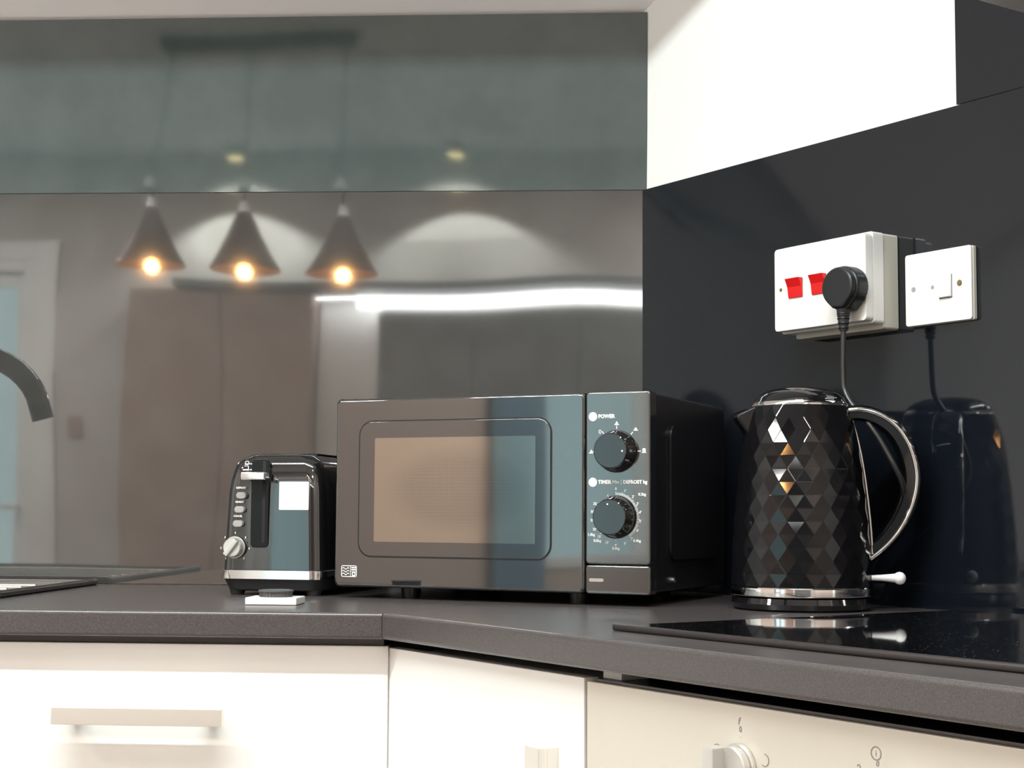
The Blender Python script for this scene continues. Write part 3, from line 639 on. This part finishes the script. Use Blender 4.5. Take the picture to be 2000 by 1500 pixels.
# stepped surface box: wall box, collar, then the face plate, 6 cm out from the wall
X1 = .1585
b = MB(); b.prism(rrect(.006, .0, X1 + .001, .1200, .003, 3), -.028, .0, 'y', bev=.0006, seg=1); b.build('wall_box', M['cream_plastic'], so, angle=40)
b = MB(); b.prism(rrect(-.001, .0055, X1 + .0035, .1205, .004, 3), -.047, -.0282, 'y', bev=.0012, seg=2); b.build('spacer_box', M['white_plastic'], so, angle=40)
b = MB(); b.prism(rrect(.0, .0080, .1620, .1170, .005, 4), -.0605, -.0472, 'y', bev=.0015, seg=2); pl = b.build('face_plate', M['white_plastic'], so, angle=40)
for sx in (.0125, .1530): b = MB(); b.cyl((sx, -.0609, .0625), (sx, -.0604, .0625), .0024, 16); b.build('screw', M['brass'], pl)
for rx in (.0245, .0670):
    b = MB(); t = MB()
    x0, x1_ = rx, rx + .0285
    b.prism([(-.0606, .0490), (-.0606, .0745), (-.0690, .0745), (-.0640, .0635), (-.0622, .0495)], x0 + .003, x1_, 'x', bev=.0008)
    b.build('rocker_switch', M['red_plastic'], so, angle=30)
s2 = thing('fused_switch', 'flat white single switch plate with small rocker, right of the double socket', 'switch', W(.5385, .0064, .3445), RZ)
b = MB(); b.prism(rrect(0, 0, .1030, .0890, .002, 3), -.0055, 0, 'y', bev=.0008); b.build('rim', M['cream_plastic'], s2, angle=40)
b = MB(); b.prism(rrect(-.0005, .0005, .1020, .0895, .0035, 4), -.0088, -.0056, 'y', bev=.001, seg=2); pl = b.build('face_plate', M['white_plastic'], s2, angle=40)
b = MB(); b.cyl((.0130, -.0092, .0455), (.0130, -.0087, .0455), .0032, 20); b.build('screw', M['grey_plastic'], pl)
b = MB(); b.cyl((.0845, -.0092, .0455), (.0845, -.0087, .0455), .0038, 20); b.cyl((.0845, -.0096, .0455), (.0845, -.0090, .0455), .0026, 20); b.build('screw', M['brass'], pl)
b = MB(); b.cyl((.0430, -.0092, .0450), (.0430, -.0087, .0450), .0024, 20); b.build('indicator', M['grey_plastic'], pl)
b = MB(); b.prism([(-.0086, .0300), (-.0086, .0580), (-.0100, .0580), (-.0125, .0310)], .0540, .0725, 'x', bev=.0004); b.build('rocker_switch', M['white_plastic'], s2, angle=30)
b = MB(); b.box((.0535, -.0090, .0293), (.0733, -.0087, .0306)); b.box((.0725, -.0090, .030), (.0731, -.0087, .058)); b.build('switch_gap', M['dark_hole'], s2, smooth=False)

# plug and flex of the kettle
pg = thing('plug', 'black round-shouldered plug with its flex, pushed into the double socket', 'plug', W(.5000, .0670, .3930), RZ)
b = MB(); pr_ = []
for i in range(28):
    a = math.radians(-52 + 284 * i / 27); pr_.append((.0285 * math.cos(a), .0265 * math.sin(a)))
pr_ += [(-.0085, -.0290), (.0085, -.0290)]
b.prism(pr_, -.0215, -.0002, 'y', bev=.004, seg=3)
b.prism([(u * .93, v * .93) for u, v in pr_], -.0290, -.0200, 'y', bev=.004, seg=3); b.build('body', M['black_rubber'], pg, angle=40)
b = MB(); b.tube([(0, -.017, -.026), (0, -.017, -.036), (0, -.017, -.0365), (0, -.017, -.046), (0, -.017, -.0465), (0, -.017, -.054)], .006, 14, rad=[.0085, .0078, .0070, .0066, .0058, .0052])
for i in range(4): b.lathe([(.0078 - i * .0006, -.0012), (.0084 - i * .0006, 0), (.0078 - i * .0006, .0012)], 16, Matrix.Translation((0, -.017, -.033 - i * .0058)), cap=False)
b.build('strain_relief', M['black_rubber'], pg, angle=40)
# flex: world points -> local
inv = (Matrix.Translation(pg.location) @ Matrix.Rotation(RZ, 4, 'Z')).inverted()
def kp(s, off, z): return W(s, off, z)
fl = [kp(.5000, .084, .341), kp(.5000, .085, .320), kp(.5005, .086, .290), kp(.5030, .087, .268), kp(.5140, .088, .250), kp(.5330, .085, .230), kp(.5520, .080, .205), kp(.5680, .074, .175), kp(.5720, .062, .150), kp(.5620, .050, .130), kp(.5430, .038, .108), kp(.515, .030, .080), kp(.490, .028, .050), kp(.470, .030, .020), kp(.455, .034, .0045), kp(.430, .042, .0045)]
FLEX = fl
b = MB(); b.tube([inv @ v for v in spline([tuple(v) for v in fl], 6)], .0034, 12); b.build('flex', M['cord'], pg, angle=60)

# ================================================================ seen in the glossy board: pendant light, ceiling lamps, units on the far side
pt = thing('pendant_light', 'three brown cone shades with glowing amber bulbs hung from one bar, mirrored behind', 'pendant light', (-1.25, -2.82, ZC))
b = MB(); b.box((-.3350, -.035, -.045), (.3350, .035, -.0005), .004); b.build('ceiling_bar', M['matt_black'], pt)
for i, (xt, xb, zb) in enumerate(((-1.545, -1.6400, 1.146), (-1.272, -1.3000, 1.138), (-.955, -.9720, 1.124))):
    yb_ = -.08
    b = MB(); p0 = Vector((xt + 1.25, 0, -.045)); p1 = Vector((xb + 1.25, yb_, zb - ZC + .045)); b.tube([p0, p0.lerp(p1, .5) + Vector((.004, 0, 0)), p1], .005, 8); b.build('cord', M['cord'], pt)
    mt = Matrix.Translation((xb + 1.25, yb_, zb - ZC))
    b = MB(); pf = [(.020, .012), (.026, .0), (.036, -.02), (.060, -.075), (.090, -.135), (.112, -.172), (.120, -.182), (.1225, -.190)]
    b.lathe(pf + [(r - .0018, z - .0012) for r, z in pf[::-1]], 56, mt, cap=False); sh = b.build('lamp_shade', M['shade'], pt, angle=50)
    b = MB(); b.lathe([(0, .050), (.012, .048), (.016, .03), (.020, .012), (.020, -.03), (.016, -.045), (0, -.045)], 28, mt); b.build('lamp_holder', M['nickel'], sh)
    b = MB(); b.lathe([(0, -.184), (.010, -.181), (.019, -.172), (.023, -.158), (.022, -.144), (.016, -.122), (.013, -.100), (.012, -.05), (0, -.05)], 28, mt, cap=False); bo = b.build('bulb', M['bulb'], sh)
    l = bpy.data.lights.new('bulb_light', 'POINT'); l.energy = 10.0; l.color = (1, .50, .17); l.shadow_soft_size = .009
    lo_ = bpy.data.objects.new('bulb_light', l); C.objects.link(lo_); lo_.parent = pt; lo_.location = (xb + 1.25, yb_, zb - ZC - .196)
for x, yy, lab in ((-1.744, -4.60, 'small round ceiling lamp mirrored above the middle cone shade'), (-0.731, -4.60, 'small round ceiling lamp mirrored right of the cone shades')):
    cl = thing('ceiling_lamp', lab, 'ceiling lamp', (x, yy, ZC), 0, 'small round ceiling lamps')
    b = MB(); b.lathe([(0, -.0005), (.048, -.0005), (.048, -.052), (.044, -.055), (.0, -.050)], 40); b.build('housing', M['matt_black'], cl)
    b = MB(); b.lathe([(.043, -.056), (.030, -.066), (.0, -.070)], 40, cap=False); b.build('diffuser', M['lamp_warm'], cl)
for x, yy, lab in ((.62, -2.75, 'added flat round white fill lamp behind the camera on the oven side'), (-2.70, -1.85, 'added flat round white fill lamp over the sink side of the room'), (-2.95, -3.60, 'added flat round white fill lamp between the window and the glazed door'), (.62, -3.95, 'added flat round white fill lamp above the grey cupboards')):
    cl = thing('ceiling_lamp', lab, 'ceiling lamp', (x, yy, ZC), 0)  # unseen fixtures added to carry the fill lights
    b = MB(); b.lathe([(0, -.0005), (.19, -.0005), (.19, -.022), (.0, -.022)], 48); b.build('housing', M['frame_white'], cl)
cl = thing('led_batten', 'long slim white batten lamp fixed to the ceiling above the kitchen', 'lamp', (-.75, -1.50, ZC))
b = MB(); b.box((-1.02, -.03, -.028), (1.02, .03, -.0005), .003); b.build('housing', M['frame_white'], cl)

f_ = .972
tc_ = thing('tall_cupboard', 'brown tall cupboard on the far side, mirrored between the cone shades and the toaster', 'cupboard', (-2.236, YF + .002, ZF))
b = MB(); b.box((0, 0, 0), (.853, .178, 2.016), .002); b.build('body', M['brown_unit'], tc_)
for i in range(2): b = MB(); b.box((.003 + .4265 * i, .179, .1), (.4235 + .4265 * i, .199, 2.013), .002); b.build('door', M['brown_unit'], tc_)
tg_ = thing('tall_cupboard', 'grey tall cupboard with a white light strip on top, mirrored above the microwave', 'cupboard', (-1.087, YF + .002, ZF))
b = MB(); b.box((0, 0, 0), (1.80, .178, 1.915), .002); b.build('body', M['grey_unit'], tg_)
for i in range(4): b = MB(); b.box((.003 + .45 * i, .179, .1), (.447 + .45 * i, .199, 1.912), .002); b.build('door', M['grey_unit'], tg_)
b = MB(); b.box((-.009, .10, 0), (-.001, .205, 1.914), .002); b.build('edge_trim', M['frame_white'], tg_)
b = MB(); b.box((-1.375, YF + .002, ZF), (-1.095, YF + .07, 2.02 + ZF), .002); tag(b.build('end_panel', M['frame_white']), 'pale upright panel lit from above, mirrored above the microwave\'s left end', 'panel')
b = MB(); b.box((-2.03, YF + .002, 1.120), (.713, YF + .24, 1.155), .002); tag(b.build('shelf', M['grey_unit']), 'dark thin shelf running over the tall cupboards, mirrored under the cone shades', 'shelf')
b = MB(); b.box((-1.20, YF + .155, 1.035), (.71, YF + .185, 1.100), .004); tag(b.build('light_strip', M['led']), 'glowing white light strip on the grey cupboard, mirrored above the microwave', 'light')
sw_ = thing('light_switch', 'small brown wall plate beside the glazed door, mirrored left of the toaster', 'switch', (-2.505, YF, .51), 0)
b = MB(); b.box((-.035, .0005, -.05), (.035, .012, .05), .002); b.build('plate', M['brown_unit'], sw_)
